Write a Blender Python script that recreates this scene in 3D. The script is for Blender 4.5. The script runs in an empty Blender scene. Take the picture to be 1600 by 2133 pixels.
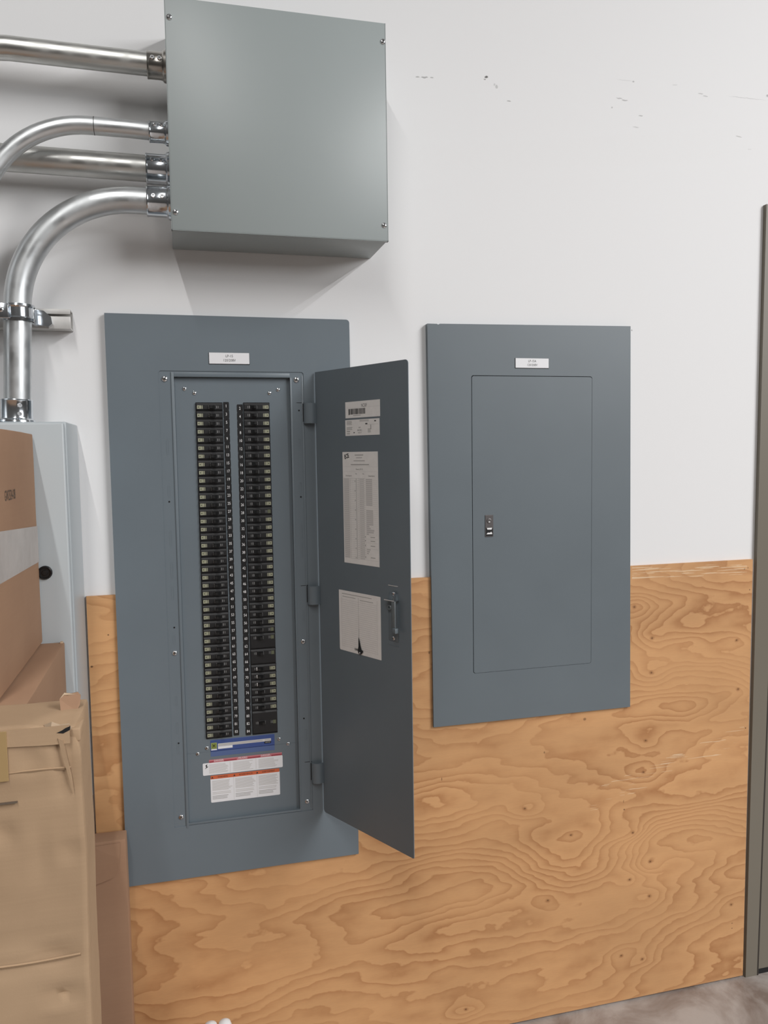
import bpy, bmesh, math, random
from math import sin, cos, pi, radians
from mathutils import Vector, Matrix, noise
random.seed(7)
S = bpy.context.scene
COL = S.collection

# ------------------------------------------------------------------ camera
F_PX = 1656.3; PITCH, YAW, ROLL = 0.0737, 0.2522, -0.0150
cd = bpy.data.cameras.new('camera'); cam = bpy.data.objects.new('camera', cd); COL.objects.link(cam)
fw = Vector((sin(YAW)*cos(PITCH), cos(YAW)*cos(PITCH), -sin(PITCH)))
r0 = Vector((cos(YAW), -sin(YAW), 0)); u0 = r0.cross(fw)
rr = cos(ROLL)*r0 + sin(ROLL)*u0; uu = -sin(ROLL)*r0 + cos(ROLL)*u0
cam.matrix_world = Matrix(((rr.x, uu.x, -fw.x, -0.0246), (rr.y, uu.y, -fw.y, -1.8834), (rr.z, uu.z, -fw.z, 1.5303), (0, 0, 0, 1)))
cd.sensor_fit = 'HORIZONTAL'; cd.sensor_width = 36.0; cd.lens = F_PX*36.0/1600.0
cd.clip_start = 0.02; cd.clip_end = 100
S.camera = cam

# ------------------------------------------------------------------ colour management, world, lamps
S.view_settings.view_transform = 'Standard'; S.view_settings.look = 'None'
S.view_settings.gamma = 1.0; S.view_settings.use_curve_mapping = False
S.view_settings.exposure = 0.0
W = bpy.data.worlds.new('world'); S.world = W; W.use_nodes = True
wn = W.node_tree.nodes; wl = W.node_tree.links
LA, LB, LC, LW = 120, 194, 395, 0.152
bg = wn['Background']
bg.inputs['Strength'].default_value = LW
wtc = wn.new('ShaderNodeTexCoord'); wsep = wn.new('ShaderNodeSeparateXYZ')
wl.new(wtc.outputs['Generated'], wsep.inputs[0])
wr = wn.new('ShaderNodeValToRGB'); wmr = wn.new('ShaderNodeMapRange')
wmr.inputs['From Min'].default_value = -1; wmr.inputs['From Max'].default_value = 1
wl.new(wsep.outputs['Z'], wmr.inputs['Value']); wl.new(wmr.outputs[0], wr.inputs[0])
wr.color_ramp.elements[0].position = 0.2; wr.color_ramp.elements[0].color = (.20, .185, .17, 1)
wr.color_ramp.elements[1].position = 0.95; wr.color_ramp.elements[1].color = (1.0, .98, .95, 1)
e = wr.color_ramp.elements.new(0.55); e.color = (.62, .58, .545, 1)
wl.new(wr.outputs[0], bg.inputs['Color'])

def strip(name, x, y0, y1, z, w, energy, color):
    """a row of fluorescent tubes running away from the wall"""
    l = bpy.data.lights.new(name, 'AREA'); l.shape = 'RECTANGLE'; l.size = w; l.size_y = abs(y1-y0)
    l.energy = energy; l.color = color
    o = bpy.data.objects.new(name, l); COL.objects.link(o); o.location = (x, (y0+y1)/2, z); return o
def panel_light(name, loc, target, size, energy, color):
    o = strip(name, 0, 0, -size[1], 0, size[0], energy, color); o.location = loc
    o.rotation_euler = (Vector(target)-Vector(loc)).to_track_quat('-Z', 'Y').to_euler(); return o
# unseen fill light, added far behind and to the right of the camera
panel_light('far_fill', (8.5, -10.0, 4.4), (.5, 0, 1.3), (5.0, 2.2), LC, (.98, .99, 1.0))
strip('tube_row_left', -.72, -2.0, -7.0, 4.5, .05, LA, (1.0, .985, .965))
strip('tube_row_right', 3.70, -2.0, -7.0, 4.5, .05, LB, (1.0, .99, .99))
strip('tube_row_right_second', 4.25, -2.0, -7.0, 4.5, .05, LB, (1.0, .99, .99))

# ------------------------------------------------------------------ material helpers
def srgb(r, g, b):
    f = lambda c: (c/255/12.92) if c/255 <= .04045 else ((c/255+.055)/1.055)**2.4
    return (f(r), f(g), f(b), 1)
def mat(name, col, rough=.5, metal=0., spec=.5, bump=None, vary=None):
    m = bpy.data.materials.new(name); m.use_nodes = True
    n = m.node_tree.nodes; l = m.node_tree.links; p = n['Principled BSDF']
    p.inputs['Base Color'].default_value = col; p.inputs['Roughness'].default_value = rough
    p.inputs['Metallic'].default_value = metal; p.inputs['Specular IOR Level'].default_value = spec
    tc = n.new('ShaderNodeTexCoord')
    if vary:   # (scale, amount, stretch)
        mp = n.new('ShaderNodeMapping'); mp.inputs['Scale'].default_value = vary[2] if len(vary) > 2 else (1, 1, 1)
        l.new(tc.outputs['Object'], mp.inputs[0])
        t = n.new('ShaderNodeTexNoise'); t.inputs['Scale'].default_value = vary[0]; t.inputs['Detail'].default_value = 5
        l.new(mp.outputs[0], t.inputs['Vector'])
        r = n.new('ShaderNodeMapRange'); r.inputs['From Min'].default_value = .3; r.inputs['From Max'].default_value = .7
        r.inputs['To Min'].default_value = 1-vary[1]; r.inputs['To Max'].default_value = 1+vary[1]
        l.new(t.outputs['Fac'], r.inputs['Value'])
        x = n.new('ShaderNodeVectorMath'); x.operation = 'SCALE'; x.inputs[0].default_value = col[:3]
        l.new(r.outputs[0], x.inputs['Scale']); l.new(x.outputs[0], p.inputs['Base Color'])
    if bump:   # (scale, strength, distance)
        t = n.new('ShaderNodeTexNoise'); t.inputs['Scale'].default_value = bump[0]; t.inputs['Detail'].default_value = 3
        l.new(tc.outputs['Object'], t.inputs['Vector'])
        b = n.new('ShaderNodeBump'); b.inputs['Strength'].default_value = bump[1]; b.inputs['Distance'].default_value = bump[2]
        l.new(t.outputs['Fac'], b.inputs['Height']); l.new(b.outputs[0], p.inputs['Normal'])
    return m
M = {}
M['paint'] = mat('blue_grey_enamel', (.150, .181, .205, 1), .36, bump=(900, .12, .0004), vary=(6, .03))
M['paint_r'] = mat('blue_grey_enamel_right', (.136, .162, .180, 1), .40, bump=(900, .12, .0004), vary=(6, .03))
M['paint_box'] = mat('pale_grey_enamel', (.325, .362, .362, 1), .38, bump=(900, .12, .0004), vary=(4, .02))
M['paint_cab'] = mat('light_grey_powder_coat', (.47, .51, .53, 1), .38, bump=(700, .15, .0004))
M['black'] = mat('black_plastic', (.012, .012, .013, 1), .38)
M['breaker'] = mat('breaker_black', (.013, .013, .014, 1), .42, vary=(90, .12))
M['breaker_top_lit'] = mat('breaker_shoulder_lit', (.035, .035, .036, 1), .5)  # paler than the body: caught light put into the colour
M['void'] = mat('dark_void', (.006, .006, .007, 1), .8)
M['toggle'] = mat('toggle_black', (.008, .008, .008, 1), .4)
M['white'] = mat('white_mark', (.85, .85, .85, 1), .5)
M['grey_mark'] = mat('grey_mark', (.22, .22, .22, 1), .5)
M['sticker'] = mat('yellowish_sticker', (.36, .36, .26, 1), .5)
M['sticker_dark'] = mat('sticker_print', (.12, .13, .08, 1), .5)
M['zinc'] = mat('zinc_screw', (.82, .83, .85, 1), .18, 1)
M['slot'] = mat('screw_slot', (.03, .03, .03, 1), .5, .3)
M['label'] = mat('white_label', (.80, .80, .82, 1), .35)
M['paper'] = mat('card_paper', (.86, .84, .82, 1), .6, vary=(60, .03))
M['print'] = mat('print_black', (.03, .03, .03, 1), .6)
M['print_g'] = mat('print_grey', (.40, .39, .38, 1), .6)
M['print_l'] = mat('print_light_grey', (.60, .585, .575, 1), .6)
M['blue'] = mat('blue_label', srgb(62, 82, 140), .4)
M['blue_l'] = mat('blue_label_pale', srgb(86, 104, 148), .4)
M['logo'] = mat('logo_green', srgb(150, 160, 84), .4)
M['logo_d'] = mat('logo_dark', (.02, .025, .01, 1), .4)
M['pink'] = mat('pink_band', srgb(196, 122, 128), .45)
M['red'] = mat('red_band', srgb(158, 60, 72), .45)
M['orange'] = mat('orange_band', srgb(206, 104, 66), .45)
M['latch'] = mat('latch_steel', (.15, .17, .18, 1), .35, .2)
M['lockplate'] = mat('lock_plate', (.13, .12, .12, 1), .35, .3)
M['tape'] = mat('clear_tape', (.46, .40, .36, 1), .22, vary=(25, .08), bump=(30, .3, .002))
M['tape_y'] = mat('yellow_tape', (.40, .27, .125, 1), .25)
M['stamp'] = mat('box_stamp', (.13, .10, .075, 1), .8)
M['strut'] = mat('strut_plate', (.60, .59, .57, 1), .35, .35, vary=(40, .06))
M['bag'] = mat('white_plastic', (.8, .8, .8, 1), .35)

def conduit_mat(name, base, rough, vs):
    m = mat(name, base, rough, 1, vary=(9, .10, vs))
    n = m.node_tree.nodes; l = m.node_tree.links
    t = n.new('ShaderNodeTexNoise'); t.inputs['Scale'].default_value = 26; t.inputs['Detail'].default_value = 6
    tc = n.new('ShaderNodeTexCoord'); l.new(tc.outputs['Object'], t.inputs[0])
    r = n.new('ShaderNodeMapRange'); r.inputs['From Min'].default_value = .35; r.inputs['From Max'].default_value = .7
    r.inputs['To Min'].default_value = rough-.07; r.inputs['To Max'].default_value = rough+.14
    l.new(t.outputs['Fac'], r.inputs['Value']); l.new(r.outputs[0], n['Principled BSDF'].inputs['Roughness'])
    return m
M['emt'] = conduit_mat('galvanised_conduit', (.66, .68, .69, 1), .40, (1, 1, 1))
M['emt_warm'] = conduit_mat('galvanised_conduit_dull', (.60, .60, .58, 1), .38, (1, 1, 1))
M['bright'] = mat('bright_zinc', (.66, .70, .74, 1), .16, 1, vary=(40, .12))
M['bright_d'] = mat('dull_zinc', (.42, .40, .37, 1), .25, 1, vary=(40, .12))

# node spots: list of (x, z, rx, rz, strength) in object space, returns a socket with the summed mask
def spots(m, pts, wob=0.0, sharp=.5):
    n = m.node_tree.nodes; l = m.node_tree.links
    tc = n.new('ShaderNodeTexCoord'); src = tc.outputs['Object']
    if wob:
        t = n.new('ShaderNodeTexNoise'); t.inputs['Scale'].default_value = 60; l.new(src, t.inputs[0])
        s = n.new('ShaderNodeVectorMath'); s.operation = 'SCALE'; s.inputs['Scale'].default_value = wob
        l.new(t.outputs['Color'], s.inputs[0])
        a = n.new('ShaderNodeVectorMath'); a.operation = 'ADD'; l.new(src, a.inputs[0]); l.new(s.outputs[0], a.inputs[1])
        b = n.new('ShaderNodeVectorMath'); b.operation = 'SUBTRACT'; l.new(a.outputs[0], b.inputs[0])
        b.inputs[1].default_value = (wob/2,)*3; src = b.outputs[0]
    tot = None
    for (x, z, rx, rz, st) in pts:
        mp = n.new('ShaderNodeMapping'); mp.vector_type = 'POINT'
        mp.inputs['Location'].default_value = (-x/rx, 0, -z/rz); mp.inputs['Scale'].default_value = (1/rx, 0, 1/rz)
        l.new(src, mp.inputs[0])
        d = n.new('ShaderNodeVectorMath'); d.operation = 'LENGTH'; l.new(mp.outputs[0], d.inputs[0])
        r = n.new('ShaderNodeMapRange'); r.interpolation_type = 'SMOOTHSTEP'
        r.inputs['From Min'].default_value = sharp; r.inputs['From Max'].default_value = 1
        r.inputs['To Min'].default_value = st; r.inputs['To Max'].default_value = 0
        l.new(d.outputs['Value'], r.inputs['Value'])
        if tot is None: tot = r.outputs[0]
        else:
            a = n.new('ShaderNodeMath'); a.operation = 'ADD'; l.new(tot, a.inputs[0]); l.new(r.outputs[0], a.inputs[1]); tot = a.outputs[0]
    return tot
def mixcol(m, fac, a, b):
    n = m.node_tree.nodes; l = m.node_tree.links
    x = n.new('ShaderNodeMix'); x.data_type = 'RGBA'; x.clamp_factor = True
    l.new(fac, x.inputs[0])
    for s, i in ((a, 6), (b, 7)):
        if hasattr(s, 'links'): l.new(s, x.inputs[i])
        else: x.inputs[i].default_value = s
    return x.outputs[2]

# wall: white paint, faint roller texture, scuffs
mw = mat('white_wall_paint', (.80, .80, .805, 1), .62, bump=(260, .10, .0008)); M['wall'] = mw
sc = [(.560, 2.425, .007, .002, .5), (.577, 2.426, .010, .0025, .55), (.5955, 2.427, .006, .002, .5), (.7347, 2.4426, .006, .0035, .95),
      (.731, 2.437, .004, .002, .6), (.762, 2.422, .004, .006, .35), (.756, 2.426, .003, .004, .3), (.7938, 2.391, .007, .0018, .5),
      (1.0774, 2.402, .003, .0025, .4), (1.098, 2.4256, .012, .002, .4), (1.114, 2.4225, .011, .002, .45), (1.1603, 2.3884, .008, .0022, .45),
      (1.1467, 2.3584, .012, .002, .25), (1.1387, 2.471, .004, .003, .45), (1.115, 2.472, .03, .0012, .16), (1.4571, 2.36, .012, .002, .4),
      (1.337, 2.460, .009, .002, .35), (1.3518, 2.4554, .009, .002, .35), (1.48, 2.462, .07, .0012, .25), (1.5452, 2.4735, .006, .005, .5),
      (1.139, 1.842, .0025, .0025, .5), (1.49, 2.33, .008, .0012, .2), (1.26, 2.475, .01, .0015, .2)]
nz = mw.node_tree.nodes; fac = spots(mw, sc, .006)
mw.node_tree.links.new(mixcol(mw, fac, (.80, .80, .805, 1), (.10, .095, .09, 1)), nz['Principled BSDF'].inputs['Base Color'])

# plywood
def make_ply():
    m = bpy.data.materials.new('rotary_cut_plywood'); m.use_nodes = True
    n = m.node_tree.nodes; l = m.node_tree.links; p = n['Principled BSDF']
    p.inputs['Roughness'].default_value = .5; p.inputs['Specular IOR Level'].default_value = .35
    tc = n.new('ShaderNodeTexCoord')
    def nd(t, **k):
        x = n.new(t)
        for a, b in k.items(): setattr(x, a, b)
        return x
    def math_(op, a, b=None, c=None):
        x = nd('ShaderNodeMath', operation=op)
        for i, s in enumerate((a, b, c)):
            if s is None: continue
            if hasattr(s, 'links'): l.new(s, x.inputs[i])
            else: x.inputs[i].default_value = s
        return x.outputs[0]
    def noise_(scale, stretch, detail=2, rough=.5, off=(0, 0, 0)):
        mp = nd('ShaderNodeMapping'); mp.inputs['Scale'].default_value = stretch; mp.inputs['Location'].default_value = off
        l.new(tc.outputs['Object'], mp.inputs[0])
        t = nd('ShaderNodeTexNoise'); t.inputs['Scale'].default_value = scale; t.inputs['Detail'].default_value = detail
        t.inputs['Roughness'].default_value = rough; l.new(mp.outputs[0], t.inputs['Vector'])
        return t.outputs['Fac']
    kn = [(1.148, 1.109), (1.203, 1.02), (1.47, .995), (1.202, .925), (1.478, .855), (1.186, .738), (1.18, .65), (.829, .593), (.962, .502),
          (1.149, .483), (1.204, .393), (1.14, .351), (.895, .331), (1.202, .294), (1.468, .226), (1.182, .115), (1.116, .137), (.66, .071)]
    bulge = spots(m, [(x, z, .085, .045, .16 if i % 2 else -.14) for i, (x, z) in enumerate(kn)], 0, .0)
    big = spots(m, [(.70, .305, .36, .10, .42), (.98, .45, .26, .15, .45), (1.32, .47, .24, .09, -.30), (1.28, 1.06, .20, .07, .35), (.55, .62, .25, .16, .3), (1.25, .83, .3, .06, -.25)], 0, .0)
    n1 = noise_(1.15, (1.0, 1, 2.6), 1.3, .45, (3.1, 0, 1.7))
    n2 = noise_(4.2, (1.0, 1, 3.2), 2, .5, (.3, 0, 8.2))
    n3 = noise_(20, (1.5, 1, 2.0), 2, .55)
    sep = nd('ShaderNodeSeparateXYZ'); l.new(tc.outputs['Object'], sep.inputs[0])
    v = math_('MULTIPLY', n1, 2.1)
    v = math_('ADD', v, math_('MULTIPLY', n2, .36)); v = math_('ADD', v, math_('MULTIPLY', n3, .048))
    v = math_('ADD', v, math_('MULTIPLY', sep.outputs['Z'], 1.45))
    v = math_('ADD', v, bulge); v = math_('ADD', v, big)
    # ring density differs from place to place, as where the blade ran flat or steep through the log
    fr = math_('FRACT', math_('MULTIPLY', v, 11.0))
    ramp = nd('ShaderNodeValToRGB'); l.new(fr, ramp.inputs[0])
    cr = ramp.color_ramp; cr.elements[0].position = 0; cr.elements[0].color = (0, 0, 0, 1)
    cr.elements[1].position = 1; cr.elements[1].color = (.1, .1, .1, 1)
    for pp, c in ((.30, .12), (.62, .42), (.86, .85), (.93, 1.0), (.965, .35)):
        e = cr.elements.new(pp); e.color = (c, c, c, 1)
    strength = noise_(3.0, (1, 1, 2.0), 2, .5, (5, 0, 5))
    sm = nd('ShaderNodeMapRange'); l.new(strength, sm.inputs['Value']); sm.inputs['From Min'].default_value = .35; sm.inputs['From Max'].default_value = .65
    sm.inputs['To Min'].default_value = .35; sm.inputs['To Max'].default_value = 1.0
    fac = math_('MULTIPLY', ramp.outputs[0], sm.outputs[0])
    light, dark = (.620, .342, .158, 1), (.430, .202, .082, 1)
    c = mixcol(m, fac, light, dark)
    # blotches and fine fibre
    bl = noise_(2.2, (1, 1, 2.2), 3, .5, (9, 0, 2))
    bm = nd('ShaderNodeMapRange'); l.new(bl, bm.inputs['Value']); bm.inputs['From Min'].default_value = .35; bm.inputs['From Max'].default_value = .7
    bm.inputs['To Min'].default_value = 1.06; bm.inputs['To Max'].default_value = .88
    fb = noise_(40, (1, 1, 14), 3, .6); fm = nd('ShaderNodeMapRange'); l.new(fb, fm.inputs['Value']); fm.inputs['To Min'].default_value = .93; fm.inputs['To Max'].default_value = 1.07
    sc_ = nd('ShaderNodeVectorMath', operation='SCALE'); l.new(c, sc_.inputs[0]); l.new(math_('MULTIPLY', bm.outputs[0], fm.outputs[0]), sc_.inputs['Scale'])
    c = sc_.outputs[0]
    ks = spots(m, [(x, z, .010, .008, .75) for x, z in kn], .008, .1)
    c = mixcol(m, ks, c, (.30, .13, .05, 1))
    kd = spots(m, [(x, z, .0036, .0030, .65) for x, z in kn] + [(1.503, 1.197, .002, .002, .9), (1.492, 1.195, .003, .003, .9), (1.002, .816, .006, .005, .6),
        (1.122, .552, .003, .003, .8), (.885, .738, .003, .004, .6), (1.505, .74, .003, .003, .8), (.60, .70, .0012, .006, .9), (1.12, .575, .0012, .006, .7), (1.472, .17, .003, .002, .7), (1.472, .155, .003, .002, .7), (.57, 1.03, .003, .005, .7), (1.51, 1.135, .002, .003, .8), (-.19, 1.13, .0025, .0025, .8), (-.228, 1.06, .004, .003, .9)], 0, .4)
    c = mixcol(m, kd, c, (.10, .045, .02, 1))
    # pale scratches in two bands
    sn = noise_(26, (1, 1, 16), 2, .5, (1, 0, 4))
    # tilt the second band slightly
    def band(x0, x1, zc, slope, hw, thr, off):
        zz = math_('SUBTRACT', math_('SUBTRACT', sep.outputs['Z'], zc), math_('MULTIPLY', math_('SUBTRACT', sep.outputs['X'], (x0+x1)/2), slope))
        a = math_('LESS_THAN', math_('ABSOLUTE', zz), hw)
        b = math_('LESS_THAN', math_('ABSOLUTE', math_('SUBTRACT', sep.outputs['X'], (x0+x1)/2)), (x1-x0)/2)
        s2 = math_('GREATER_THAN', noise_(9, (1, 1, 30), 2.5, .6, off), thr)
        return math_('MULTIPLY', math_('MULTIPLY', a, b), s2)
    s = math_('ADD', band(1.14, 1.50, 1.197, -.02, .016, .56, (2, 0, 7)), band(1.02, 1.50, .655, .28, .030, .625, (8, 0, 3)))
    c = mixcol(m, math_('MULTIPLY', s, .6), c, (.80, .62, .42, 1))
    l.new(c, p.inputs['Base Color'])
    b = nd('ShaderNodeBump'); b.inputs['Strength'].default_value = .12; b.inputs['Distance'].default_value = .001
    l.new(fac, b.inputs['Height']); l.new(b.outputs[0], p.inputs['Normal'])
    return m
M['ply'] = make_ply()

def make_concrete():
    m = mat('concrete_floor', (.4, .36, .33, 1), .45, bump=(60, .25, .002)); n = m.node_tree.nodes; l = m.node_tree.links
    tc = n.new('ShaderNodeTexCoord')
    t = n.new('ShaderNodeTexNoise'); t.inputs['Scale'].default_value = 5; t.inputs['Detail'].default_value = 8; t.inputs['Roughness'].default_value = .62
    t.inputs['Distortion'].default_value = .7; l.new(tc.outputs['Object'], t.inputs[0])
    r = n.new('ShaderNodeValToRGB'); l.new(t.outputs['Fac'], r.inputs[0])
    r.color_ramp.elements[0].position = .36; r.color_ramp.elements[0].color = (.20, .155, .13, 1)
    r.color_ramp.elements[1].position = .64; r.color_ramp.elements[1].color = (.42, .385, .36, 1)
    l.new(r.outputs[0], n['Principled BSDF'].inputs['Base Color'])
    return m
M['floor'] = make_concrete()

def make_card(name, col, col2, lines=.05):
    m = mat(name, col, .78, spec=.2, bump=(420, .15, .0006)); n = m.node_tree.nodes; l = m.node_tree.links
    tc = n.new('ShaderNodeTexCoord')
    t = n.new('ShaderNodeTexNoise'); t.inputs['Scale'].default_value = 5; t.inputs['Detail'].default_value = 6; l.new(tc.outputs['Object'], t.inputs[0])
    mp = n.new('ShaderNodeMapping'); mp.inputs['Scale'].default_value = (2, 2, 60); l.new(tc.outputs['Object'], mp.inputs[0])
    t2 = n.new('ShaderNodeTexNoise'); t2.inputs['Scale'].default_value = 4; l.new(mp.outputs[0], t2.inputs[0])
    a = n.new('ShaderNodeMath'); a.operation = 'MULTIPLY_ADD'; l.new(t2.outputs['Fac'], a.inputs[0]); a.inputs[1].default_value = .2
    l.new(t.outputs['Fac'], a.inputs[2])
    r = n.new('ShaderNodeMapRange'); l.new(a.outputs[0], r.inputs['Value']); r.inputs['From Min'].default_value = .45; r.inputs['From Max'].default_value = .95
    l.new(mixcol(m, r.outputs[0], col, col2), n['Principled BSDF'].inputs['Base Color'])
    return m
M['card_tan'] = make_card('tan_cardboard', (.47, .325, .205, 1), (.37, .25, .155, 1))
M['card_brown'] = make_card('brown_cardboard', (.40, .245, .155, 1), (.345, .205, .13, 1))
M['card_torn'] = mat('torn_cardboard', (.56, .42, .29, 1), .85)
M['gap_shade'] = mat('dark_gap_shade', (.035, .028, .022, 1), .7)  # shade between door and frame, given as a dark colour
mf = mat('taupe_door_paint', (.175, .155, .122, 1), .4, bump=(300, .1, .0005)); M['frame'] = mf

# ------------------------------------------------------------------ mesh builder
class MB:
    def __init__(s): s.v = []; s.f = []; s.mi = []; s.mats = []
    def m(s, k):
        if k not in s.mats: s.mats.append(k)
        return s.mats.index(k)
    def add(s, vs, fs, k):
        o = len(s.v); i = s.m(k); s.v += [tuple(v) for v in vs]
        for f in fs: s.f.append([a+o for a in f]); s.mi.append(i)
        return s
    def box(s, x0, x1, y0, y1, z0, z1, k, bev=0, seg=2, rot=None):
        if x0 > x1: x0, x1 = x1, x0
        if y0 > y1: y0, y1 = y1, y0
        if z0 > z1: z0, z1 = z1, z0
        b = bmesh.new(); bmesh.ops.create_cube(b, size=1)
        for v in b.verts: v.co = Vector(((x0+x1)/2+v.co.x*(x1-x0), (y0+y1)/2+v.co.y*(y1-y0), (z0+z1)/2+v.co.z*(z1-z0)))
        if bev: bmesh.ops.bevel(b, geom=b.edges[:], offset=bev, segments=seg, affect='EDGES', profile=.5)
        return s.bm(b, k, rot)
    def bm(s, b, k, mtx=None):
        if mtx is not None: bmesh.ops.transform(b, matrix=mtx, verts=b.verts[:])
        bmesh.ops.recalc_face_normals(b, faces=b.faces[:])
        b.verts.index_update()
        s.add([v.co.copy() for v in b.verts], [[v.index for v in f.verts] for f in b.faces], k); b.free(); return s
    def prism(s, pts, y0, y1, k, holes=()):
        """outline pts in (x,z), front at y0 (towards the room), back at y1"""
        b = bmesh.new(); loops = []
        for L in [pts]+list(holes):
            vs = [b.verts.new((x, y0, z)) for x, z in L]; loops.append(vs)
            for i in range(len(vs)): b.edges.new((vs[i], vs[(i+1) % len(vs)]))
        if holes: bmesh.ops.triangle_fill(b, use_beauty=True, edges=b.edges[:])
        else: b.faces.new(loops[0])
        front = b.faces[:]; mp = {}
        for vs in loops:
            for v in vs: mp[v] = b.verts.new((v.co.x, y1, v.co.z))
        for f in front: b.faces.new([mp[v] for v in reversed(f.verts)])
        for vs in loops:
            for i in range(len(vs)):
                a, c = vs[i], vs[(i+1) % len(vs)]; b.faces.new((a, c, mp[c], mp[a]))
        return s.bm(b, k)
    def lathe(s, prof, origin, axis, k, seg=32, caps=True):
        """prof: (radius, distance along axis)"""
        ax = Vector(axis).normalized(); t = Vector((0, 0, 1)) if abs(ax.z) < .9 else Vector((1, 0, 0))
        a = ax.cross(t).normalized(); c = ax.cross(a); O = Vector(origin); vs = []; fs = []
        for r, h in prof:
            for j in range(seg):
                w = 2*pi*j/seg; vs.append(O+ax*h+(a*cos(w)+c*sin(w))*r)
        for i in range(len(prof)-1):
            for j in range(seg):
                j2 = (j+1) % seg; fs.append([i*seg+j, i*seg+j2, (i+1)*seg+j2, (i+1)*seg+j])
        if caps:
            fs.append(list(range(seg))[::-1]); fs.append([(len(prof)-1)*seg+j for j in range(seg)])
        return s.add(vs, fs, k)
    def tube(s, path, r, k, seg=28):
        P = [Vector(p) for p in path]; vs = []; fs = []; up = Vector((0, 1, 0))
        for i, p in enumerate(P):
            t = (P[min(i+1, len(P)-1)]-P[max(i-1, 0)]).normalized()
            a = t.cross(up).normalized(); b = a.cross(t)
            for j in range(seg):
                w = 2*pi*j/seg; vs.append(p+(a*cos(w)+b*sin(w))*r)
        for i in range(len(P)-1):
            for j in range(seg):
                j2 = (j+1) % seg; fs.append([i*seg+j, i*seg+j2, (i+1)*seg+j2, (i+1)*seg+j])
        fs.append(list(range(seg))[::-1]); fs.append([(len(P)-1)*seg+j for j in range(seg)])
        return s.add(vs, fs, k)
    def quad(s, x0, x1, z0, z1, y, k, t=.00015):
        return s.box(x0, x1, y-t, y, z0, z1, k)
    def text(s, txt, size, cx, cz, y, k, align='CENTER', sx=1.0, rot=0.0):
        vs, fs = glyphs(txt, align)
        c, d = cos(rot), sin(rot)
        return s.add([(cx+(x*sx*c-z*d)*size, y, cz+(x*sx*d+z*c)*size) for x, z in vs], fs, k)
    def build(s, name, parent=None, smooth=30, loc=None, rotz=0):
        me = bpy.data.meshes.new(name); me.from_pydata(s.v, [], s.f)
        for k in s.mats: me.materials.append(M[k])
        me.polygons.foreach_set('material_index', s.mi)
        b = bmesh.new(); b.from_mesh(me); 
        b.to_mesh(me); b.free()
        if smooth:
            me.polygons.foreach_set('use_smooth', [True]*len(me.polygons)); me.set_sharp_from_angle(angle=radians(smooth))
        me.update()
        o = bpy.data.objects.new(name, me); COL.objects.link(o)
        if loc: o.location = loc
        o.rotation_euler = (0, 0, rotz)
        if parent: o.parent = parent
        return o
_g = {}
def glyphs(txt, align):
    if (txt, align) in _g: return _g[(txt, align)]
    c = bpy.data.curves.new('t', 'FONT'); c.body = txt; c.size = 1; c.align_x = align; c.align_y = 'CENTER'; c.resolution_u = 2
    o = bpy.data.objects.new('t', c); COL.objects.link(o)
    dg = bpy.context.evaluated_depsgraph_get(); me = bpy.data.meshes.new_from_object(o.evaluated_get(dg))
    r = ([(v.co.x, v.co.y) for v in me.vertices], [list(p.vertices)[::1] for p in me.polygons])
    bpy.data.objects.remove(o); bpy.data.curves.remove(c); bpy.data.meshes.remove(me)
    _g[(txt, align)] = r; return r
def rrect(x0, x1, z0, z1, r=(0, 0, 0, 0), seg=6):
    """corner radii: bottom left, bottom right, top right, top left"""
    if not isinstance(r, tuple): r = (r,)*4
    out = []
    for (cx, cz, sx, sz, a0), q in zip(((x0, z0, 1, 1, pi), (x1, z0, -1, 1, 1.5*pi), (x1, z1, -1, -1, 0), (x0, z1, 1, -1, .5*pi)), r):
        if q <= 0: out.append((cx, cz)); continue
        for i in range(seg+1):
            a = a0+i*(pi/2)/seg; out.append((cx+sx*q+cos(a)*q, cz+sz*q+sin(a)*q))
    return out
def thing(name, label, cat, loc=(0, 0, 0), group=None):
    o = bpy.data.objects.new(name, None); COL.objects.link(o); o.location = loc; o.empty_display_size = .05
    o['label'] = label; o['category'] = cat
    if group: o['group'] = group
    return o
def tag(o, label, cat, group=None):
    o['label'] = label; o['category'] = cat
    if group: o['group'] = group
    return o
def struct(o): o['kind'] = 'structure'; return o
def dupe(o, parent, dx=0, dy=0, dz=0):
    c = o.copy(); COL.objects.link(c); c.parent = parent
    c.location = (o.location.x+dx, o.location.y+dy, o.location.z+dz); return c

# ------------------------------------------------------------------ the setting
WY = 0.0
struct(MB().box(-2.6, 3.2, WY, WY+.12, 0, 6.0, 'wall').build('wall_back', smooth=0))
struct(MB().box(-2.6, 3.2, -4.5, WY+.12, -.12, 0, 'floor').build('floor', smooth=0))
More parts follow.
